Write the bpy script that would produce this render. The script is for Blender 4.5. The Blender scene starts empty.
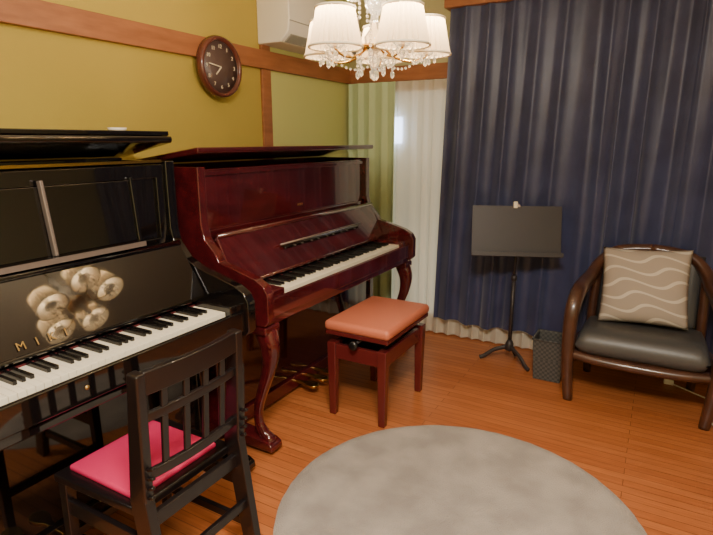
import bpy, bmesh, math, random
from mathutils import Vector, Matrix
random.seed(3)
S=bpy.context.scene
COL=S.collection

def lin(c):
    r=[]
    for v in c[:3]:
        v=v/255.0
        r.append(v/12.92 if v<=0.04045 else ((v+0.055)/1.055)**2.4)
    return (*r,1.0)

def pmat(name,col,rough=0.5,metal=0.0,coat=0.0,spec=None,emis=None,es=0.0,sheen=0.0,noise=None,bump=None,trans=0.0):
    m=bpy.data.materials.new(name); m.use_nodes=True
    nt=m.node_tree; b=nt.nodes['Principled BSDF']
    b.inputs['Base Color'].default_value=lin(col)
    b.inputs['Roughness'].default_value=rough
    b.inputs['Metallic'].default_value=metal
    b.inputs['Coat Weight'].default_value=coat
    b.inputs['Coat Roughness'].default_value=0.03
    b.inputs['Sheen Weight'].default_value=sheen
    b.inputs['Transmission Weight'].default_value=trans
    if spec is not None: b.inputs['Specular IOR Level'].default_value=spec
    if emis: 
        b.inputs['Emission Color'].default_value=lin(emis); b.inputs['Emission Strength'].default_value=es
    tc=nt.nodes.new('ShaderNodeTexCoord')
    if noise:
        c2,sv,sc,lo,hi=noise
        mp=nt.nodes.new('ShaderNodeMapping'); mp.inputs['Scale'].default_value=sv
        n=nt.nodes.new('ShaderNodeTexNoise'); n.inputs['Scale'].default_value=sc; n.inputs['Detail'].default_value=5
        r=nt.nodes.new('ShaderNodeValToRGB')
        r.color_ramp.elements[0].position=lo; r.color_ramp.elements[1].position=hi
        r.color_ramp.elements[0].color=lin(col); r.color_ramp.elements[1].color=lin(c2)
        nt.links.new(tc.outputs['Object'],mp.inputs[0]); nt.links.new(mp.outputs[0],n.inputs['Vector'])
        nt.links.new(n.outputs['Fac'],r.inputs[0]); nt.links.new(r.outputs[0],b.inputs['Base Color'])
    if bump:
        n=nt.nodes.new('ShaderNodeTexNoise'); n.inputs['Scale'].default_value=bump[0]; n.inputs['Detail'].default_value=4
        bp=nt.nodes.new('ShaderNodeBump'); bp.inputs['Strength'].default_value=bump[1]; bp.inputs['Distance'].default_value=bump[2]
        nt.links.new(tc.outputs['Object'],n.inputs['Vector']); nt.links.new(n.outputs['Fac'],bp.inputs['Height'])
        nt.links.new(bp.outputs[0],b.inputs['Normal'])
    return m

# ---------- materials
M={}
M['black']=pmat('black_lacquer',(14,11,11),0.06,coat=0.9)
M['blackflat']=pmat('black_satin',(20,18,18),0.3)
M['chairblack']=pmat('chair_black_paint',(20,15,16),0.3,coat=0.3)
M['mahog']=pmat('mahogany_lacquer',(80,20,24),0.11,coat=0.9,noise=((56,13,17),(6,1,6),3.0,0.35,0.7))
M['mahogleg']=pmat('mahogany_dark',(88,28,28),0.25,coat=0.4)
M['darkred']=pmat('mahogany_bottom',(48,17,16),0.08,coat=0.9)
M['ivory']=pmat('key_white',(228,220,198),0.3)
M['ebony']=pmat('key_black',(14,12,13),0.25)
M['gap']=pmat('dark_gap',(20,15,12),0.8)
M['felt']=pmat('red_felt',(84,18,24),0.9)
M['brass']=pmat('brass',(205,170,95),0.25,metal=1.0)
M['gold']=pmat('worn_gold_lettering',(150,122,70),0.4,metal=0.6)
M['silver']=pmat('brushed_metal',(140,128,122),0.38,metal=0.6)
M['wood']=pmat('trim_wood',(162,104,66),0.5,noise=((136,84,50),(2,2,12),3.0,0.3,0.75))
M['armwood']=pmat('dark_bentwood',(80,50,37),0.32,coat=0.3,noise=((58,35,25),(3,3,3),4.0,0.3,0.7))
M['white']=pmat('white_plastic',(230,226,214),0.4)
M['greyflap']=pmat('grey_plastic',(150,148,138),0.5)
M['leather']=pmat('dark_leather',(68,67,66),0.42,bump=(60,0.15,0.004))
M['orange']=pmat('salmon_leather',(184,104,78),0.45,bump=(80,0.15,0.003))
M['pink']=pmat('magenta_vinyl',(198,38,90),0.5,bump=(120,0.2,0.002))
M['metalblk']=pmat('stand_black',(48,43,44),0.45,spec=0.4)
M['clockrim']=pmat('clock_walnut',(92,48,38),0.25,coat=0.4)
M['clockface']=pmat('clock_face',(84,66,62),0.4)
M['cream']=pmat('cream_mark',(225,215,190),0.5)
M['crystal']=pmat('crystal',(255,250,240),0.03,trans=0.9,emis=(255,235,200),es=0.18)
M['navy']=pmat('navy_satin_curtain',(54,61,96),0.40,sheen=0.35,noise=((43,49,81),(1,1,1),6.0,0.35,0.7),bump=(220,0.10,0.002))
M['greencur']=pmat('green_curtain',(186,206,164),0.75,sheen=0.2)
M['plasterceil']=pmat('ceiling_board',(220,214,198),0.8)
M['rug']=pmat('greige_shag',(150,137,125),0.95,sheen=0.3,noise=((180,167,154),(1,1,1),6.0,0.36,0.64),bump=(240,1.0,0.014))

def binmat():
    m=bpy.data.materials.new('woven_bin'); m.use_nodes=True; nt=m.node_tree; b=nt.nodes['Principled BSDF']; b.inputs['Roughness'].default_value=.7
    tc=nt.nodes.new('ShaderNodeTexCoord'); c=nt.nodes.new('ShaderNodeTexChecker'); c.inputs['Scale'].default_value=70
    c.inputs['Color1'].default_value=lin((56,56,56)); c.inputs['Color2'].default_value=lin((80,79,76))
    nt.links.new(tc.outputs['Object'],c.inputs['Vector']); nt.links.new(c.outputs['Color'],b.inputs['Base Color']); return m
M['bin']=binmat()

def wallmat(name,ca,cb,split=True):
    m=bpy.data.materials.new(name); m.use_nodes=True; nt=m.node_tree; b=nt.nodes['Principled BSDF']
    b.inputs['Roughness'].default_value=0.85
    tc=nt.nodes.new('ShaderNodeTexCoord'); n=nt.nodes.new('ShaderNodeTexNoise'); n.inputs['Scale'].default_value=120
    bp=nt.nodes.new('ShaderNodeBump'); bp.inputs['Strength'].default_value=0.25; bp.inputs['Distance'].default_value=0.003
    nt.links.new(tc.outputs['Object'],n.inputs['Vector']); nt.links.new(n.outputs['Fac'],bp.inputs['Height']); nt.links.new(bp.outputs[0],b.inputs['Normal'])
    if split:
        sx=nt.nodes.new('ShaderNodeSeparateXYZ'); nt.links.new(tc.outputs['Object'],sx.inputs[0])
        gt=nt.nodes.new('ShaderNodeMath'); gt.operation='GREATER_THAN'; gt.inputs[1].default_value=2.56
        nt.links.new(sx.outputs['Y'],gt.inputs[0])
        mx=nt.nodes.new('ShaderNodeMixRGB'); mx.inputs[1].default_value=lin(ca); mx.inputs[2].default_value=lin(cb)
        nt.links.new(gt.outputs[0],mx.inputs[0]); nt.links.new(mx.outputs[0],b.inputs['Base Color'])
    else: b.inputs['Base Color'].default_value=lin(ca)
    return m
M['wall']=wallmat('olive_plaster',(176,156,70),(196,198,126))
M['wallb']=wallmat('green_plaster',(186,182,138),None,False)

def floormat():
    m=bpy.data.materials.new('wood_floor'); m.use_nodes=True; nt=m.node_tree; b=nt.nodes['Principled BSDF']
    tc=nt.nodes.new('ShaderNodeTexCoord')
    br=nt.nodes.new('ShaderNodeTexBrick'); br.inputs['Color1'].default_value=lin((186,114,66)); br.inputs['Color2'].default_value=lin((170,99,55)); br.inputs['Mortar'].default_value=lin((120,64,34))
    br.inputs['Scale'].default_value=1.0; br.inputs['Mortar Size'].default_value=0.0018; br.inputs['Brick Width'].default_value=1.8; br.inputs['Row Height'].default_value=0.045
    br.inputs['Mortar Smooth'].default_value=0.3
    mp=nt.nodes.new('ShaderNodeMapping'); mp.inputs['Scale'].default_value=(1.5,34,1)
    n=nt.nodes.new('ShaderNodeTexNoise'); n.inputs['Scale'].default_value=3; n.inputs['Detail'].default_value=6
    r=nt.nodes.new('ShaderNodeValToRGB'); r.color_ramp.elements[0].position=0.3; r.color_ramp.elements[1].position=0.7
    r.color_ramp.elements[0].color=(0.68,0.61,0.56,1); r.color_ramp.elements[1].color=(1,1,1,1)
    mx=nt.nodes.new('ShaderNodeMixRGB'); mx.blend_type='MULTIPLY'; mx.inputs[0].default_value=0.8
    L=nt.links.new
    L(tc.outputs['Object'],br.inputs['Vector']); L(tc.outputs['Object'],mp.inputs[0]); L(mp.outputs[0],n.inputs['Vector']); L(n.outputs['Fac'],r.inputs[0])
    L(br.outputs['Color'],mx.inputs[1]); L(r.outputs[0],mx.inputs[2]); L(mx.outputs[0],b.inputs['Base Color'])
    b.inputs['Roughness'].default_value=0.36; b.inputs['Specular IOR Level'].default_value=.5
    return m
M['floor']=floormat()

def shademat():
    m=bpy.data.materials.new('pleated_shade_fabric'); m.use_nodes=True; nt=m.node_tree; nt.nodes.clear()
    o=nt.nodes.new('ShaderNodeOutputMaterial'); d=nt.nodes.new('ShaderNodeBsdfDiffuse'); t=nt.nodes.new('ShaderNodeBsdfTranslucent'); e=nt.nodes.new('ShaderNodeEmission')
    d.inputs[0].default_value=lin((236,222,196)); t.inputs[0].default_value=lin((230,208,172)); e.inputs[0].default_value=lin((255,226,180)); e.inputs[1].default_value=0.14
    mx=nt.nodes.new('ShaderNodeMixShader'); mx.inputs[0].default_value=0.42; ad=nt.nodes.new('ShaderNodeAddShader')
    L=nt.links.new; L(d.outputs[0],mx.inputs[1]); L(t.outputs[0],mx.inputs[2]); L(mx.outputs[0],ad.inputs[0]); L(e.outputs[0],ad.inputs[1]); L(ad.outputs[0],o.inputs[0])
    return m
M['shade']=shademat()
def sheermat():
    m=bpy.data.materials.new('sheer_lace'); m.use_nodes=True; nt=m.node_tree; nt.nodes.clear()
    o=nt.nodes.new('ShaderNodeOutputMaterial'); d=nt.nodes.new('ShaderNodeBsdfDiffuse'); t=nt.nodes.new('ShaderNodeBsdfTranslucent'); tr=nt.nodes.new('ShaderNodeBsdfTransparent')
    d.inputs[0].default_value=lin((230,224,206)); t.inputs[0].default_value=lin((235,230,212))
    a=nt.nodes.new('ShaderNodeMixShader'); a.inputs[0].default_value=0.35; c=nt.nodes.new('ShaderNodeMixShader'); c.inputs[0].default_value=0.16
    L=nt.links.new; L(d.outputs[0],a.inputs[1]); L(t.outputs[0],a.inputs[2]); L(a.outputs[0],c.inputs[1]); L(tr.outputs[0],c.inputs[2]); L(c.outputs[0],o.inputs[0])
    return m
M['sheer']=sheermat()
def emat(name,c,s):
    m=bpy.data.materials.new(name); m.use_nodes=True; b=m.node_tree.nodes['Principled BSDF']; b.inputs['Base Color'].default_value=lin(c); b.inputs['Emission Color'].default_value=lin(c); b.inputs['Emission Strength'].default_value=s; return m
M['bulb']=emat('bulb_glow',(255,225,170),12)
M['pane']=emat('frosted_pane',(205,205,195),0.8)
M['paneb']=emat('bright_pane',(190,210,255),20)
M['fillglow']=emat('fill_disc_glow',(255,240,215),2.0)  # glow of the added fill fixture, out of view
def pillowmat():
    m=bpy.data.materials.new('wave_pattern_fabric'); m.use_nodes=True; nt=m.node_tree; b=nt.nodes['Principled BSDF']; b.inputs['Roughness'].default_value=0.85
    tc=nt.nodes.new('ShaderNodeTexCoord'); sx=nt.nodes.new('ShaderNodeSeparateXYZ')
    L=nt.links.new; L(tc.outputs['Object'],sx.inputs[0])
    def mth(op,a,bv=None):
        n=nt.nodes.new('ShaderNodeMath'); n.operation=op
        if isinstance(a,(int,float)): n.inputs[0].default_value=a
        else: L(a,n.inputs[0])
        if bv is not None:
            if isinstance(bv,(int,float)): n.inputs[1].default_value=bv
            else: L(bv,n.inputs[1])
        return n.outputs[0]
    ph=mth('ADD',mth('MULTIPLY',sx.outputs['X'],24.0),mth('MULTIPLY',sx.outputs['Y'],20.0))
    s1=mth('MULTIPLY',mth('SINE',ph),0.020)
    s=mth('ADD',sx.outputs['Y'],s1)
    f=mth('FRACT',mth('MULTIPLY',s,15.0))
    g=mth('LESS_THAN',f,0.20)
    mx=nt.nodes.new('ShaderNodeMixRGB'); mx.inputs[1].default_value=lin((156,144,131)); mx.inputs[2].default_value=lin((192,182,167)); L(g,mx.inputs[0]); L(mx.outputs[0],b.inputs['Base Color'])
    return m
M['pillow']=pillowmat()

# ---------- geometry helpers
def empty(name,loc):
    e=bpy.data.objects.new(name,None); e.location=loc; e.empty_display_size=0.1; COL.objects.link(e); return e
def attach(o,par):
    if par is not None:
        o.parent=par; o.matrix_parent_inverse=Matrix.Translation(-Vector(par.location))
def bm2obj(bm,name,mat,par=None,smooth=False,bevel=0,subsurf=0):
    bmesh.ops.recalc_face_normals(bm,faces=bm.faces[:])
    me=bpy.data.meshes.new(name); bm.to_mesh(me); bm.free()
    me.materials.append(mat)
    o=bpy.data.objects.new(name,me); COL.objects.link(o)
    if smooth:
        for p in me.polygons: p.use_smooth=True
    if bevel:
        md=o.modifiers.new('bev','BEVEL'); md.width=bevel; md.segments=3; md.limit_method='ANGLE'; md.angle_limit=math.radians(40)
        for p in me.polygons: p.use_smooth=True
        w=o.modifiers.new('wn','WEIGHTED_NORMAL')
    attach(o,par); return o
def bbox_into(bm,x0,x1,y0,y1,z0,z1):
    vs=[bm.verts.new((x,y,z)) for x in (x0,x1) for y in (y0,y1) for z in (z0,z1)]
    for f in [(0,1,3,2),(4,6,7,5),(0,4,5,1),(2,3,7,6),(0,2,6,4),(1,5,7,3)]: bm.faces.new([vs[i] for i in f])
def box(name,x0,x1,y0,y1,z0,z1,mat,par=None,bevel=0.003):
    bm=bmesh.new(); bbox_into(bm,x0,x1,y0,y1,z0,z1); return bm2obj(bm,name,mat,par,bevel=bevel)
def extr(name,pts,axis,a0,a1,mat,par=None,bevel=0.003):
    bm=bmesh.new()
    def P(p,a):
        return {'y':(p[0],a,p[1]),'x':(a,p[0],p[1]),'z':(p[0],p[1],a)}[axis]
    A=[bm.verts.new(P(p,a0)) for p in pts]; B=[bm.verts.new(P(p,a1)) for p in pts]
    bm.faces.new(A); bm.faces.new(B[::-1]); n=len(pts)
    for i in range(n): bm.faces.new((A[i],B[i],B[(i+1)%n],A[(i+1)%n]))
    return bm2obj(bm,name,mat,par,bevel=bevel)
def beam(name,p0,p1,w,h,mat,par=None,up=(0,0,1),bevel=0.003,w2=None,h2=None):
    p0=Vector(p0);p1=Vector(p1); d=(p1-p0).normalized(); up=Vector(up)
    if abs(d.dot(up))>0.98: up=Vector((1,0,0))
    s=d.cross(up).normalized(); u=s.cross(d).normalized()
    bm=bmesh.new(); vs=[]
    for p,ww,hh in ((p0,w,h),(p1,w2 or w,h2 or h)):
        for a,b in((-1,-1),(1,-1),(1,1),(-1,1)): vs.append(bm.verts.new(p+s*a*ww/2+u*b*hh/2))
    bm.faces.new(vs[0:4]); bm.faces.new(vs[4:8][::-1])
    for i in range(4): bm.faces.new((vs[i],vs[4+i],vs[4+(i+1)%4],vs[(i+1)%4]))
    return bm2obj(bm,name,mat,par,bevel=bevel)
def catmull(P,n=8):
    out=[]
    Q=[P[0]]+list(P)+[P[-1]]
    for i in range(1,len(Q)-2):
        p0,p1,p2,p3=Q[i-1],Q[i],Q[i+1],Q[i+2]
        for k in range(n):
            t=k/n
            out.append(tuple(0.5*((2*b)+(-a+c)*t+(2*a-5*b+4*c-d)*t*t+(-a+3*b-3*c+d)*t**3) for a,b,c,d in zip(p0,p1,p2,p3)))
    out.append(tuple(P[-1])); return out
def tube_into(bm,pts,segs=10,n=8,sq=(1,1),power=2.0):
    C=catmull(pts,n) if n>1 else pts
    rings=[]; prev=None
    for i,c in enumerate(C):
        p=Vector(c[:3]); a=Vector(C[max(0,i-1)][:3]); b=Vector(C[min(len(C)-1,i+1)][:3]); d=(b-a)
        if d.length<1e-9: d=Vector((0,0,1))
        d.normalize()
        if prev is None:
            ref=Vector((0,1,0)) if abs(d.y)<0.9 else Vector((1,0,0))
            s=d.cross(ref).normalized()
        else:
            s=(prev-d*prev.dot(d)).normalized()
        prev=s; u=d.cross(s)
        ring=[]
        for k in range(segs):
            t=2*math.pi*k/segs; cx=math.cos(t); sy=math.sin(t)
            cx=math.copysign(abs(cx)**(2/power),cx); sy=math.copysign(abs(sy)**(2/power),sy)
            ring.append(bm.verts.new(p+s*cx*c[3]*sq[0]+u*sy*c[3]*sq[1]))
        rings.append(ring)
    for i in range(len(rings)-1):
        for k in range(segs):
            bm.faces.new((rings[i][k],rings[i][(k+1)%segs],rings[i+1][(k+1)%segs],rings[i+1][k]))
    bm.faces.new(rings[0][::-1]); bm.faces.new(rings[-1])
def tube(name,pts,mat,par=None,segs=12,n=8,sq=(1,1),power=2.0):
    bm=bmesh.new(); tube_into(bm,pts,segs,n,sq,power); return bm2obj(bm,name,mat,par,smooth=True)
def lathe_into(bm,prof,c,segs=32,pleat=0.0,cap=True):
    rings=[]
    for r,z in prof:
        rings.append([bm.verts.new((c[0]+(r*(1+(pleat if k%2 else -pleat)))*math.cos(2*math.pi*k/segs),c[1]+(r*(1+(pleat if k%2 else -pleat)))*math.sin(2*math.pi*k/segs),c[2]+z)) for k in range(segs)])
    for i in range(len(rings)-1):
        for k in range(segs): bm.faces.new((rings[i][k],rings[i][(k+1)%segs],rings[i+1][(k+1)%segs],rings[i+1][k]))
    if cap: bm.faces.new(rings[0]); bm.faces.new(rings[-1])
def lathe(name,prof,c,mat,par=None,segs=32,pleat=0.0,cap=True,smooth=True):
    bm=bmesh.new(); lathe_into(bm,prof,c,segs,pleat,cap); return bm2obj(bm,name,mat,par,smooth=smooth)
def gem_into(bm,c,r,h=1.5):
    m=Matrix.Translation(c)@Matrix.Diagonal((r,r,r*h,1))
    bmesh.ops.create_icosphere(bm,subdivisions=1,radius=1,matrix=m)
def text(name,s,size,mtx,mat,par,ext=0.001,spacing=1.0):
    cu=bpy.data.curves.new(name,'FONT'); cu.body=s; cu.size=size; cu.extrude=ext; cu.align_x='CENTER'; cu.align_y='CENTER'; cu.space_character=spacing
    t=bpy.data.objects.new(name+'_t',cu); COL.objects.link(t)
    dg=bpy.context.evaluated_depsgraph_get(); me=bpy.data.meshes.new_from_object(t.evaluated_get(dg)); 
    bpy.data.objects.remove(t); me.transform(mtx); me.materials.clear(); me.materials.append(mat)
    o=bpy.data.objects.new(name,me); COL.objects.link(o); attach(o,par); return o

# ---------- room
XW,YW,XR,YF,ZC=-2.08,3.56,1.5,-1.3,2.45
box('floor',XW-.1,XR+.1,YF-.1,YW+.1,-.05,0,M['floor'],bevel=0)
box('ceiling',XW-.1,XR+.1,YF-.1,YW+.1,ZC,ZC+.05,M['plasterceil'],bevel=0)
box('wall_left',XW-.1,XW,YF,YW,0,ZC,M['wall'],bevel=0)
box('wall_back',XW-.1,XR+.1,YW,YW+.1,0,ZC,M['wallb'],bevel=0)
box('wall_right',XR,XR+.1,YF,YW,0,ZC,M['wallb'],bevel=0)
box('wall_front',XW-.1,XR+.1,YF-.1,YF,0,ZC,M['wallb'],bevel=0)
box('trim_1',XW,XW+.03,YF,YW,1.77,1.87,M['wood'])
box('trim_2',XW+.03,-1.24,YW-.03,YW,1.77,1.87,M['wood'])
box('trim_3',XW,XW+.018,2.55,2.63,0.0,1.77,M['wood'])
box('trim_4',XW,XW+.018,2.55,2.63,1.87,ZC,M['wood'])
box('trim_5',-1.3,XR,YW-.16,YW,2.17,2.25,M['wood'])
box('baseboard_left',XW,XW+.015,YF,YW,0,.07,M['wood'])
box('baseboard_back',XW+.015,XR,YW-.015,YW,0,.07,M['wood'])

w=empty('window_1',(-1.6,YW-.01,0.9))
box('frame_top',-1.95,-.6,YW-.035,YW,1.70,1.75,M['wood'],w); box('frame_bottom',-1.95,-.6,YW-.035,YW,.08,.13,M['wood'],w)
box('frame_side_1',-1.95,-1.91,YW-.035,YW,.13,1.70,M['wood'],w); box('frame_side_2',-.64,-.6,YW-.035,YW,.13,1.70,M['wood'],w)
box('frosted_glass',-1.91,-.64,YW-.012,YW-.004,.13,1.70,M['pane'],w,0)
box('bright_glass',-1.69,-1.635,YW-.02,YW-.013,1.35,1.53,M['paneb'],w,0)

def curtain(name,x0,x1,y,z0,z1,period,amp,mat,seed,par=None,hemwave=0.0,drift=0.0):
    rnd=random.Random(seed); nx=int((x1-x0)/period*16); nz=22
    nf=(x1-x0)/period
    ph=[rnd.uniform(-.9,.9) for _ in range(int(nf)+3)]; am=[rnd.uniform(.55,1.2) for _ in range(int(nf)+3)]
    bm=bmesh.new(); V=[]
    for j in range(nz+1):
        t=j/nz; z=z1+(z0-z1)*t; row=[]
        for i in range(nx+1):
            s=i/nx*nf; k=int(s); f=s-k
            a0=am[k]*(1-f)+am[k+1]*f; p0=ph[k]*(1-f)+ph[k+1]*f
            A=amp*(0.55+0.45*t)*a0
            w_=math.sin(2*math.pi*s+p0*(.4+t*1.8))
            sec=0.28*math.sin(4.0*math.pi*s+1.3+p0*3)*(1-t*.5)
            x=x0+(x1-x0)*i/nx+drift*t*(1-i/nx)+0.25*A*math.sin(4*math.pi*s+p0)
            row.append(bm.verts.new((x,y+A*(w_+sec),z+hemwave*t**8*math.sin(s*2.1))))
        V.append(row)
    for j in range(nz):
        for i in range(nx): bm.faces.new((V[j][i],V[j][i+1],V[j+1][i+1],V[j+1][i]))
    return bm2obj(bm,name,mat,par,smooth=True)
curtain('blackout_curtain',-1.27,.1,3.435,.135,2.17,.15,.031,M['navy'],5,drift=-.05,hemwave=.01)
curtain('blackout_curtain.001',.09,XR-.02,3.435,.10,2.17,.15,.031,M['navy'],9,hemwave=.006)
curtain('sheer_curtain',-1.70,-.30,3.502,.008,1.765,.085,.018,M['sheer'],2)
curtain('green_curtain',-2.04,-1.665,3.495,.05,1.765,.095,.018,M['greencur'],4)

# ---------- air conditioner
ac=empty('air_conditioner',(XW,2.85,2.05))
extr('body',[(XW,1.90),(XW+.16,1.90),(XW+.215,1.95),(XW+.225,2.02),(XW+.22,2.17),(XW+.19,2.19),(XW,2.19)],'y',2.54,3.33,M['white'],ac,.008)
beam('louver',(XW+.19,2.57,1.922),(XW+.19,3.30,1.922),.06,.008,M['greyflap'],ac,up=(-.6,0,.8))
box('seam',XW+.2,XW+.2275,2.545,3.325,2.005,2.009,M['greyflap'],ac,0)

# ---------- wall clock
CY=2.175
ck=empty('wall_clock',(XW+.03,CY,1.735))
def lat_x(name,prof,c,mat,par,segs=48):
    bm=bmesh.new(); lathe_into(bm,prof,(0,0,0),segs)
    bm.transform(Matrix.Translation(c)@Matrix.Rotation(math.radians(90),4,'Y')); return bm2obj(bm,name,mat,par,smooth=True)
c0=(XW+.032,CY,1.735)
lat_x('rim',[(.0,0),(.15,0),(.152,.015),(.145,.035),(.134,.04),(.126,.03),(.124,.018),(0,.018)],c0,M['clockrim'],ck)
lat_x('dial',[(0,.0185),(.125,.0185),(.125,.022),(0,.022)],c0,M['clockface'],ck)
xf=XW+.032+.0235
B=Matrix(((0,0,1,0),(1,0,0,0),(0,1,0,0),(0,0,0,1)))
for h in range(1,13):
    a=math.radians(90-30*h)
    text('numeral_%d'%h,str(h),.026,Matrix.Translation((xf,CY+.098*math.cos(a),1.735+.098*math.sin(a)))@B,M['cream'],ck)
for nm,ang,ln,wd in(('hour_hand',225,.055,.007),('minute_hand',277,.088,.005)):
    a=math.radians(90-ang); beam(nm,(xf+.003,CY,1.735),(xf+.003,CY+ln*math.cos(a),1.735+ln*math.sin(a)),wd,.002,M['cream'],ck,up=(1,0,0),bevel=0)

# ---------- upright pianos
def piano(name,y0,y1,ky0,ky1,mat,xu,style):
    blk=style=='black'
    p=empty(name,(-1.7,(y0+y1)/2,0)); xb=-2.045; th=.045; H=1.29 if blk else 1.262
    fb_top=(-1.69,.965) if blk else (-1.65,.965); fb_bot=(-1.556,.758)
    prof=[(xb,.02),(xb,H),(xu,H),(xu,1.02),(xu+.015,.96),(xu+.07,.90),(-1.60,.865),(-1.50,.84),(-1.41,.815),(-1.365,.79),(-1.345,.755),(-1.345,.64),(-1.365,.615),(-1.62,.605),(-1.655,.57),(-1.655,.02)]
    extr('side_1',prof,'y',y0,y0+th,mat,p,.004); extr('side_2',prof,'y',y1-th,y1,mat,p,.004)
    box('case_back',xb+.005,xu-.05,y0+th,y1-th,.05,H-.06,M['blackflat'],p,0)
    box('bottom_panel',-1.69,-1.672,y0+th,y1-th,.09,.605,M['black'] if blk else M['darkred'],p,.002)
    box('bottom_rail',-1.69,-1.655,y0+th,y1-th,.02,.09,mat,p)
    box('keybed',-1.70,-1.375,y0+th,y1-th,.605,.665,mat,p,.006)
    box('key_slip',-1.383,-1.362,y0+th,y1-th,.64,.722,mat,p,.005)
    box('key_block_1',-1.56,-1.375,y0+th,ky0-.002,.66,.752,mat,p,.006); box('key_block_2',-1.56,-1.375,ky1+.002,y1-th,.66,.752,mat,p,.006)
    bm=bmesh.new(); n=52; w=(ky1-ky0)/n
    for i in range(n): bbox_into(bm,-1.57,-1.40,ky0+i*w+.0007,ky0+(i+1)*w-.0007,.705,.730)
    bm2obj(bm,'white_keys',M['ivory'],p,bevel=.001)
    bm=bmesh.new()
    for i in range(n-1):
        if (i%7) in (0,2,3,5,6):
            y=ky0+(i+1)*w; bbox_into(bm,-1.57,-1.452,y-.0055,y+.0055,.725,.742)
    bm2obj(bm,'black_keys',M['ebony'],p,bevel=.0015)
    box('key_frame',-1.57,-1.40,ky0,ky1,.66,.7045,M['gap'],p,0)
    box('felt_strip',-1.575,-1.56,ky0,ky1,.70,.736,M['felt'],p,0)
    dx=fb_top[0]-fb_bot[0]; dz=fb_top[1]-fb_bot[1]; l=math.hypot(dx,dz); nx_,nz_=dz/l*.02,-dx/l*.02
    fp=[fb_bot,fb_top,(fb_top[0]-nx_,fb_top[1]-nz_),(fb_bot[0]-nx_,fb_bot[1]-nz_)]
    extr('fallboard',fp,'y',y0+th+.004,y1-th-.004,M['black'] if blk else mat,p,.005)
    tube('fallboard_edge',[(fb_bot[0]+.004,y0+th+.006,fb_bot[1],.008),(fb_bot[0]+.004,y1-th-.006,fb_bot[1],.008)],mat,p,10,1)
    tube('fallboard_lip',[(fb_top[0],y0+th+.006,fb_top[1],.012),(fb_top[0],y1-th-.006,fb_top[1],.012)],mat,p,10,1)
    fx=xu-.025
    box('upper_panel',fx-.02,fx,y0+th,y1-th,.93,H-.012,mat,p,.003)
    if blk:
        fr=.012
        box('panel_rail_top',fx,fx+fr,y0+th,y1-th,H-.065,H-.012,mat,p); box('panel_rail_low',fx,fx+fr,y0+th,y1-th,.94,.985,mat,p)
        box('panel_stile_1',fx,fx+fr,y0+th,y0+th+.07,.98,H-.06,mat,p); box('panel_stile_2',fx,fx+fr,y1-th-.04,y1-th,.98,H-.06,mat,p)
        extr('music_desk',[(fx+.03,1.0),(fx+.042,1.0),(fx+.02,1.225),(fx+.012,1.225)],'y',.36,1.345,M['black'],p,.002)
        box('desk_ledge',fx+.03,fx+.085,.36,1.345,.985,1.0,M['black'],p,.003)
        box('ledge_strip',fx+.084,fx+.088,.36,1.345,.982,1.0,M['silver'],p,0)
        beam('desk_bar_1',(fx+.055,1.012,1.0),(fx+.03,1.005,1.245),.012,.022,M['silver'],p,up=(1,0,0))
        for i,yy in enumerate((.345,1.352)): beam('desk_side_%d'%i,(fx+.04,yy,.99),(fx+.018,yy,1.235),.014,.02,mat,p,up=(1,0,0))
        box('hinge_strip',xu-.012,xu-.004,y0+.06,y1-.06,H-.004,H+.006,M['brass'],p,0)
    else:
        extr('book_rest',[(-1.612,.86),(-1.585,.850),(-1.580,.862),(-1.610,.875)],'y',2.08,2.82,M['black'],p,.002)
        tube('book_rest_rod',[(-1.586,2.05,.876,.005),(-1.586,2.85,.876,.005)],M['silver'],p,8,1)
        box('panel_rail_low',fx,fx+.01,y0+th,y1-th,.95,.985,mat,p)
        box('panel_top_trim',fx,fx+.01,y0+th,y1-th,H-.04,H-.02,mat,p)
    if blk: lf,lz=-1.755,1.362; lb=1.30
    else: lf,lz=xu+.02,1.318; lb=1.264
    extr('lid',[(xb-.01,lb),(lf,lz),(lf+.004,lz+.012),(lf,lz+.026),(xb-.01,lb+.024)],'y',y0-.012,y1+.012,mat,p,.005)
    if blk:
        extr('lid_front_leaf',[(xb+.02,lb+.027),(lf-.01,lz+.028),(lf-.01,lz+.046),(xb+.02,lb+.044)],'y',y0-.008,y1+.008,mat,p,.004)
    box('lid_back_block',xb,xb+.05,y0+.05,y1-.05,H-.065,lb,mat,p,0)
    for i,(yy,sg) in enumerate(((y0+.055,1),(y1-.055,-1))):
        if not blk:
            tube('leg_%d'%i,[(-1.425,yy,.61,.045),(-1.405,yy,.57,.046),(-1.385,yy,.50,.04),(-1.395,yy,.41,.031),(-1.43,yy,.31,.025),(-1.462,yy,.21,.021),(-1.465,yy,.13,.021),(-1.44,yy,.08,.027),(-1.415,yy,.055,.033),(-1.41,yy,.045,.03)],mat,p,12,6,(1,.85),3)
            box('leg_cap_%d'%i,-1.49,-1.365,yy-.05,yy+.05,.57,.61,mat,p,.01)
        else:
            beam('leg_%d'%i,(-1.42,yy,.605),(-1.43,yy,.06),.06,.06,mat,p,up=(1,0,0),w2=.045,h2=.045)
        extr('toe_%d'%i,[(-1.67,.02),(-1.67,.09),(-1.52,.075),(-1.40,.065),(-1.37,.05),(-1.365,.02)],'y',yy-.04,yy+.04,mat,p,.008)
        for k,cx in enumerate((-1.40,-1.98)):
            bm=bmesh.new(); lathe_into(bm,[(.018,-.012),(.02,-.008),(.02,.008),(.018,.012)],(0,0,0),16); bm.transform(Matrix.Translation((cx,yy,.02))@Matrix.Rotation(math.radians(90),4,'X')); bm2obj(bm,'caster_%d_%d'%(i,k),M['brass'],p,smooth=True)
    cy=(y0+y1)/2-.06
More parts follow.
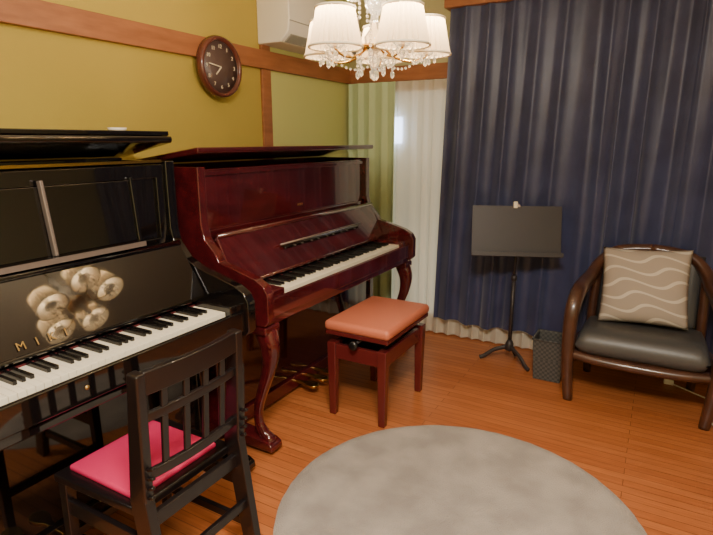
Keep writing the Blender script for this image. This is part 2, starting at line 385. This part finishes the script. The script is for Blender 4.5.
    for i in range(3):
        yy=cy+(i-1)*.095; pt=[(-1.675,yy-.011),(-1.61,yy-.012),(-1.575,yy-.026)]
        for k in range(9):
            t=-math.pi/2+math.pi*k/8; pt.append((-1.545+.034*math.cos(t),yy+.031*math.sin(t)))
        pt+=[(-1.575,yy+.026),(-1.61,yy+.012),(-1.675,yy+.011)]
        extr('pedal_%d'%i,pt,'z',.055,.069,M['brass'],p,.003)
    return p
bp_=piano('upright_piano',.12,1.565,.234,1.454,M['black'],-1.74,'black')
rp_=piano('upright_piano.001',1.64,3.16,1.80,3.02,M['mahog'],-1.69,'red')
c_,s_=math.cos(math.radians(33)),math.sin(math.radians(33))
mt=Matrix(((0,-s_,c_,-1.569),(1,0,0,.855),(0,c_,s_,.787),(0,0,0,1)))
text('maker_lettering','MIKI',.036,mt,M['gold'],bp_,.0006,2.6)
lat_x('lock',[(0,0),(.007,0),(.007,.003),(0,.004)],(-1.362,.845,.685),M['gold'],bp_,16)
mt2=Matrix(((0,0,1,-1.7135),(1,0,0,2.4),(0,1,0,1.03),(0,0,0,1)))
text('maker_plate','MIKI',.018,mt2,M['gold'],rp_,.001,1.4)

lathe('glass_trinket_dish',[(.012,0),(.03,.003),(.034,.014),(.03,.013),(.0,.005)],(-1.80,1.36,1.403),M['white'],None,20)

# ---------- leather piano bench
st=empty('piano_bench',(-1.2,2.36,0))
def cushion(name,x0,x1,y0,y1,z0,z1,mat,par,r=.03):
    o=box(name,x0,x1,y0,y1,z0,z1,mat,par,bevel=0)
    md=o.modifiers.new('b','BEVEL'); md.width=r; md.segments=5
    for q in o.data.polygons: q.use_smooth=True
    return o
cushion('seat_pad',-1.38,-1.02,2.105,2.62,.456,.508,M['orange'],st,.022)
tube('seat_piping',[(-1.37,2.115,.468,.004),(-1.035,2.115,.468,.004),(-1.035,2.605,.468,.004),(-1.37,2.605,.468,.004),(-1.37,2.115,.468,.004)],M['orange'],st,6,1)
box('seat_board',-1.372,-1.028,2.112,2.612,.437,.458,M['mahogleg'],st)
for i,(a,b) in enumerate(((-1.355,-1.33),(-1.075,-1.05))): box('apron_side_%d'%i,a,b,2.16,2.56,.31,.385,M['mahogleg'],st)
for i,(a,b) in enumerate(((2.125,2.15),(2.57,2.595))): box('apron_end_%d'%i,-1.33,-1.075,a,b,.31,.385,M['mahogleg'],st)
for i,x in enumerate((-1.342,-1.062)):
    for j,y in enumerate((2.137,2.583)):
        beam('leg_%d%d'%(i,j),(x,y,.395),(x,y,0),.048,.048,M['mahogleg'],st,up=(1,0,0),w2=.034,h2=.034,bevel=.004)
for i,x in enumerate((-1.30,-1.10)):
    beam('lift_arm_a%d'%i,(x,2.19,.36),(x,2.52,.44),.012,.022,M['metalblk'],st); beam('lift_arm_b%d'%i,(x-.014,2.52,.36),(x-.014,2.19,.44),.012,.022,M['metalblk'],st)
tube('lift_shaft',[(-1.2,2.10,.415,.007),(-1.2,2.60,.415,.007)],M['metalblk'],st,8,1)
for i,y in enumerate((2.09,2.63)):
    bm=bmesh.new(); lathe_into(bm,[(.01,-.012),(.022,-.01),(.022,.01),(.01,.012)],(0,0,0),20); bm.transform(Matrix.Translation((-1.2,y,.412))@Matrix.Rotation(math.radians(90),4,'X')); bm2obj(bm,'knob_%d'%i,M['blackflat'],st,smooth=True)
box('inner_tray',-1.33,-1.075,2.15,2.57,.335,.36,M['blackflat'],st,0)

# ---------- black piano chair with pink seat
ch=empty('piano_chair',(-1.28,1.0,0)); mb=M['chairblack']
yn,yf=.812,1.175
for i,y in enumerate((yn,yf)):
    beam('rear_post_low_%d'%i,(-1.06,y,0),(-1.125,y,.43),.030,.054,mb,ch,up=(1,0,0),w2=.032,h2=.064)
    beam('rear_post_up_%d'%i,(-1.125,y,.42),(-1.098,y,.80),.032,.064,mb,ch,up=(1,0,0),w2=.030,h2=.040,bevel=.006)
    beam('front_leg_%d'%i,(-1.47,y,.37),(-1.485,y,0),.034,.036,mb,ch,up=(1,0,0),w2=.026,h2=.026)
    beam('side_stretcher_%d'%i,(-1.475,y,.12),(-1.075,y,.12),.018,.03,mb,ch)
    beam('notched_side_%d'%i,(-1.465,y,.28),(-1.115,y,.28),.018,.05,mb,ch)
    for k in range(4): beam('notch_%d_%d'%(i,k),(-1.10+.004*k,y,.44+k*.03),(-1.075+.004*k,y,.45+k*.03),.012,.010,mb,ch)
ymid=(yn+yf)/2; hw=(yf-yn)/2
bow=lambda y:.018*(1-((y-ymid)/hw)**2)
def rail(name,z0,z1,dx0,t):
    pts=[]; N=10
    for i in range(N+1):
        y=yn+.012+(yf-yn-.024)*i/N; pts.append((dx0+bow(y),y))
    pts2=[(x+t,y) for x,y in pts[::-1]]
    extr(name,pts+pts2,'z',z0,z1,mb,ch,.004)
rail('crest_rail',.735,.80,-1.108,.022); rail('mid_rail',.655,.682,-1.112,.016); rail('low_rail',.48,.51,-1.125,.018)
for i in range(4):
    y=yn+(yf-yn)*(i+1)/5
    beam('slat_%d'%i,(-1.118+bow(y),y,.495),(-1.099+bow(y),y,.75),.022,.010,mb,ch,up=(1,0,0))
extr('seat_frame',[(-1.50,yn-.022),(-1.50,yf+.022),(-1.145,yf+.008),(-1.145,yn-.008)],'z',.365,.392,mb,ch,.006)
cushion('seat_pad',-1.478,-1.175,yn+.015,yf-.03,.388,.408,M['pink'],ch,.009)
beam('front_stretcher',(-1.48,yn,.17),(-1.48,yf,.17),.018,.03,mb,ch); beam('rear_stretcher',(-1.085,yn,.2),(-1.085,yf,.2),.018,.03,mb,ch)
beam('rear_apron',(-1.118,yn,.35),(-1.118,yf,.35),.02,.045,mb,ch)

# ---------- round rug
rc=(-.525,1.68)
bm=bmesh.new(); rings=[]; NR=26; NS=128; RR=.672
for j in range(NR+1):
    r=RR*j/NR
    z=.02 if j<NR-1 else (.014 if j==NR-1 else .001)
    if j==0: rings.append([bm.verts.new((rc[0],rc[1],.021))]); continue
    rings.append([bm.verts.new((rc[0]+(r+random.uniform(-.002,.002))*math.cos(2*math.pi*k/NS),rc[1]+(r+random.uniform(-.002,.002))*math.sin(2*math.pi*k/NS),z+random.uniform(-.0014,.0014)*(j<NR))) for k in range(NS)])
for k in range(NS): bm.faces.new((rings[0][0],rings[1][k],rings[1][(k+1)%NS]))
for j in range(1,NR):
    for k in range(NS): bm.faces.new((rings[j][k],rings[j+1][k],rings[j+1][(k+1)%NS],rings[j][(k+1)%NS]))
bm2obj(bm,'round_rug',M['rug'],None,smooth=True)

# ---------- music stand
mx_,my_=-.725,3.25
ms=empty('music_stand',(mx_,my_,0))
tube('lower_tube',[(mx_,my_,.09,.012),(mx_,my_,.55,.012)],M['metalblk'],ms,12,1)
tube('upper_tube',[(mx_,my_,.54,.008),(mx_,my_,.80,.008)],M['metalblk'],ms,12,1)
lathe('collar',[(.012,0),(.018,.005),(.018,.03),(.012,.035)],(mx_,my_,.53),M['metalblk'],ms,16)
lathe('hub',[(.012,.0),(.026,.01),(.026,.05),(.013,.075)],(mx_,my_,.07),M['metalblk'],ms,16)
for i,a in enumerate((195,325,75)):
    a=math.radians(a); R=.18 if i<2 else .10
    c,s=math.cos(a),math.sin(a)
    tube('foot_%d'%i,[(mx_+c*.01,my_+s*.01,.10,.011),(mx_+c*R*.5,my_+s*R*.5,.07,.010),(mx_+c*R*.85,my_+s*R*.85,.022,.010),(mx_+c*R,my_+s*R,.011,.011)],M['metalblk'],ms,10,5,(1.3,.8))
ya=math.radians(22); T=Matrix.Translation((mx_,my_-.03,.845))@Matrix.Rotation(ya,4,'Z')@Matrix.Rotation(math.radians(-14),4,'X')
def tb(name,x0,x1,y0,y1,z0,z1,mat,par,bev=.002,T=T):
    bm=bmesh.new(); bbox_into(bm,x0,x1,y0,y1,z0,z1); bm.transform(T); return bm2obj(bm,name,mat,par,bevel=bev)
tb('desk',-.26,.26,-.002,.002,-.15,.15,M['metalblk'],ms,.0015)
tb('desk_lip',-.26,.26,-.06,.0,-.155,-.150,M['metalblk'],ms,.0015); tb('desk_lip_edge',-.26,.26,-.063,-.059,-.155,-.130,M['metalblk'],ms,.001)
tb('desk_top_fold',-.26,.26,0,.015,.146,.150,M['metalblk'],ms,.001); tb('desk_bracket',-.03,.03,.002,.035,-.09,.0,M['metalblk'],ms,.004)
tb('page_clip',-.02,.004,-.008,.01,.135,.175,M['cream'],ms,.004)
tb('page_clip_arm',.004,.02,-.006,.006,.14,.158,M['silver'],ms,.003)

# ---------- waste bin
wb=empty('waste_basket',(-.46,3.14,0))
bm=bmesh.new()
def ringbox(cx,cy,w_,d_,z): return [bm.verts.new((cx+a*w_/2,cy+b*d_/2,z)) for a,b in((-1,-1),(1,-1),(1,1),(-1,1))]
R=[ringbox(-.46,3.14,.15,.15,0),ringbox(-.46,3.14,.18,.18,.25),ringbox(-.46,3.14,.168,.168,.25),ringbox(-.46,3.14,.14,.14,.012)]
bm.faces.new(R[0][::-1]); bm.faces.new(R[3])
for a,b in zip(R,R[1:]):
    for i in range(4): bm.faces.new((a[i],a[(i+1)%4],b[(i+1)%4],b[i]))
bm2obj(bm,'bin_shell',M['bin'],wb,bevel=.004)
tube('bin_rim',[(-.55,3.05,.25,.006),(-.37,3.05,.25,.006),(-.37,3.23,.25,.006),(-.55,3.23,.25,.006),(-.55,3.05,.25,.006)],M['bin'],wb,6,1)

# ---------- armchair
am=empty('armchair',(0,3.1,0)); W=M['armwood']
for sg,nm in((-1,'left'),(1,'right')):
    X=lambda v:sg*v
    tube('arm_frame_'+nm,[(X(.315),2.90,.0,.025),(X(.33),2.875,.20,.030),(X(.335),2.865,.40,.034),(X(.33),2.88,.52,.037),(X(.32),2.955,.585,.038),(X(.31),3.07,.605,.036),(X(.285),3.19,.635,.033),(X(.25),3.28,.70,.029),(X(.17),3.325,.765,.025),(X(.0),3.34,.785,.025)],W,am,14,7,(1.0,1.15),2.8)
    tube('rear_leg_'+nm,[(X(.27),3.34,0,.022),(X(.275),3.30,.25,.025),(X(.27),3.27,.45,.025),(X(.262),3.27,.66,.025)],W,am,10,5)
    tube('arm_support_'+nm,[(X(.325),2.93,.25,.024),(X(.318),3.03,.275,.024),(X(.30),3.15,.285,.024),(X(.28),3.28,.26,.024)],W,am,10,5,(1,1.4))
tube('front_rail',[(-.31,2.88,.27,.026),(-.15,2.86,.262,.026),(.15,2.86,.262,.026),(.31,2.88,.27,.026)],W,am,10,6,(1,1.3))
tube('rear_rail',[(-.27,3.29,.27,.02),(.27,3.29,.27,.02)],W,am,10,1)
def softpad(name,w_,d_,t_,T,mat,par,n=20,edge=4,droop=0.0,puff=.35):
    bm=bmesh.new(); V={}
    for side in(1,-1):
        for i in range(n+1):
            for j in range(n+1):
                u=i/n*2-1; v=j/n*2-1
                e=(max(0,1-abs(u)**edge)*max(0,1-abs(v)**edge))**puff
                x=w_/2*u; y=d_/2*v; z=side*t_/2*e-droop*max(0,-v-.55)**1.5
                if side==-1 and (i in(0,n) or j in(0,n)): V[(side,i,j)]=V[(1,i,j)]; continue
                V[(side,i,j)]=bm.verts.new((x,y,z))
    for side in(1,-1):
        for i in range(n):
            for j in range(n): bm.faces.new((V[(side,i,j)],V[(side,i+1,j)],V[(side,i+1,j+1)],V[(side,i,j+1)]))
    bm.transform(T); return bm2obj(bm,name,mat,par,smooth=True)
softpad('seat_cushion',.60,.46,.12,Matrix.Translation((0,3.07,.345))@Matrix.Rotation(math.radians(-5),4,'X'),M['leather'],am,24,8,.10,.3)
softpad('back_pad',.50,.40,.07,Matrix.Translation((0,3.305,.57))@Matrix.Rotation(math.radians(78),4,'X'),M['leather'],am,20,6,0,.3)
pl=softpad('throw_pillow',.43,.42,.14,Matrix.Identity(4),M['pillow'],None,26,2.6,0,.5)
for v in pl.data.vertices:
    u,w_=v.co.x/.215,v.co.y/.21; k=1-.06*(1-abs(u)**2)*(abs(w_)**3); k2=1-.06*(1-abs(w_)**2)*(abs(u)**3); v.co.y*=k; v.co.x*=k2
pl.matrix_world=Matrix.Translation((-.02,3.17,.608))@Matrix.Rotation(math.radians(-3),4,'Y')@Matrix.Rotation(math.radians(68),4,'X')
wc=empty('white_cable',(.40,3.1,0))
tube('cord',[(.17,3.38,.006,.004),(.28,3.3,.006,.004),(.40,3.2,.006,.005),(.42,3.05,.006,.005),(.34,2.98,.006,.005),(.42,2.90,.006,.005),(.55,2.95,.006,.005)],M['white'],wc,8,8)
box('plug',.14,.19,3.36,3.395,0,.03,M['white'],wc,.004)

# ---------- chandelier
cx,cy=-.878,1.672; cz=1.70
cd=empty('chandelier',(cx,cy,cz))
lathe('column',[(.0,-.10),(.012,-.095),(.02,-.07),(.01,-.05),(.03,-.03),(.034,0),(.014,.03),(.012,.07),(.03,.09),(.034,.11),(.012,.14),(.012,.20),(.022,.22),(.008,.25)],(cx,cy,cz),M['crystal'],cd,20)
lathe('bobeche_plate',[(.0,-.04),(.06,-.035),(.065,-.028),(.0,-.03)],(cx,cy,cz),M['brass'],cd,24)
tube('chain',[(cx,cy,cz+.24,.005),(cx,cy,ZC-.02,.005)],M['brass'],cd,8,1)
lathe('canopy',[(.015,-.05),(.05,-.03),(.06,-.005),(.06,0)],(cx,cy,ZC),M['brass'],cd,24)
camdir=math.atan2(-1.672,.878)
R=.175; gems=bmesh.new()
for i in range(5):
    a=camdir+math.radians(29+72*i)
    px,py=cx+R*math.cos(a),cy+R*math.sin(a); ca,sa=math.cos(a),math.sin(a)
    tube('arm_%d'%i,[(cx+ca*.02,cy+sa*.02,cz-.02,.004),(cx+ca*.07,cy+sa*.07,cz-.060,.004),(cx+ca*.13,cy+sa*.13,cz-.072,.004),(px,py,cz-.055,.004),(px,py,cz-.035,.004)],M['brass'],cd,8,6)
    lathe('drip_cup_%d'%i,[(.0,-.055),(.02,-.05),(.034,-.038),(.032,-.037),(.0,-.042)],(px,py,cz),M['crystal'],cd,18)
    lathe('candle_%d'%i,[(.011,-.04),(.011,.0)],(px,py,cz),M['cream'],cd,12)
    lathe('bulb_%d'%i,[(.0,0),(.012,.004),(.019,.025),(.012,.045),(.003,.06)],(px,py,cz),M['bulb'],cd,14)
    lathe('shade_%d'%i,[(.079,-.056),(.0785,-.050),(.075,-.035),(.068,.0),(.061,.036),(.057,.056)],(px,py,cz+.008),M['shade'],cd,56,.045,False,smooth=False)
    for (rr,zz) in ((.083,-.049),(.060,.063)):
        bm=bmesh.new(); pts=[(px+rr*math.cos(2*math.pi*k/36),py+rr*math.sin(2*math.pi*k/36),cz+zz,.004) for k in range(37)]; tube_into(bm,pts,6,1); bm2obj(bm,'shade_trim_%d_%d'%(i,int(zz>0)),M['cream'],cd,smooth=True)
    for k in range(8):
        t=2*math.pi*k/8; gem_into(gems,(px+.033*math.cos(t),py+.033*math.sin(t),cz-.050),.004,1.3)
        if k%2==0: gem_into(gems,(px+.033*math.cos(t),py+.033*math.sin(t),cz-.068),.006,2.0)
    gem_into(gems,(px,py,cz-.072),.009,1.8)
    a2=a+math.radians(72); ax,ay=cx+R*math.cos(a2),cy+R*math.sin(a2)
    for k in range(1,12):
        f=k/12; gem_into(gems,(px*(1-f)+ax*f,py*(1-f)+ay*f,cz-.045-.040*math.sin(math.pi*f)),.005,1)
    for k in range(1,10):
        f=k/10; gem_into(gems,(cx+ca*R*.85*f,cy+sa*R*.85*f,cz+.22-.11*f-.06*math.sin(math.pi*f)),.0055,1)
    for k in range(5): gem_into(gems,(cx+ca*.062,cy+sa*.062,cz-.045-.013*k),.0055,1.1)
    gem_into(gems,(cx+ca*.062,cy+sa*.062,cz-.115),.008,1.7)
    a3=a+math.radians(36)
    for k in range(6):
        gem_into(gems,(cx+.05*math.cos(a3),cy+.05*math.sin(a3),cz+.13-.014*k),.0055,1.1)
        gem_into(gems,(cx+.10*math.cos(a3),cy+.10*math.sin(a3),cz+.03-.014*k),.0055,1.1)
    gem_into(gems,(cx+.10*math.cos(a3),cy+.10*math.sin(a3),cz-.062),.009,1.7)
    li=bpy.data.lights.new('chandelier_bulb','POINT'); li.energy=10; li.color=(1,.80,.56); li.shadow_soft_size=.022
    lo=bpy.data.objects.new('bulb_light_%d'%i,li); lo.location=(px,py,cz+.068); COL.objects.link(lo); attach(lo,cd)
gem_into(gems,(cx,cy,cz-.115),.018,1.2)
bm2obj(gems,'crystal_drops',M['crystal'],cd)

# ---------- added fill light behind the camera, shaped as a ceiling fixture
cl=empty('fill_light',(.0,.1,ZC))
lathe('fill_disc',[(.0,-.07),(.15,-.065),(.21,-.04),(.22,-.0)],(.0,.1,ZC),M['fillglow'],cl,40)
li=bpy.data.lights.new('fill_lamp','AREA'); li.shape='DISK'; li.size=.7; li.energy=142; li.color=(1,.89,.75)
lo=bpy.data.objects.new('fill_output',li); lo.location=(.0,.1,ZC-.085); COL.objects.link(lo); attach(lo,cl)

wd=bpy.data.worlds.new('World'); S.world=wd; wd.use_nodes=True; wd.node_tree.nodes['Background'].inputs[0].default_value=(.3,.32,.4,1); wd.node_tree.nodes['Background'].inputs[1].default_value=.3

# ---------- camera
cam=bpy.data.cameras.new('Camera'); cam.sensor_width=36; cam.lens=27.0; cam.clip_start=.05
co=bpy.data.objects.new('Camera',cam); co.location=(0,0,1.37); co.rotation_euler=(math.radians(90-13.35),0,math.radians(29.5)); COL.objects.link(co); S.camera=co
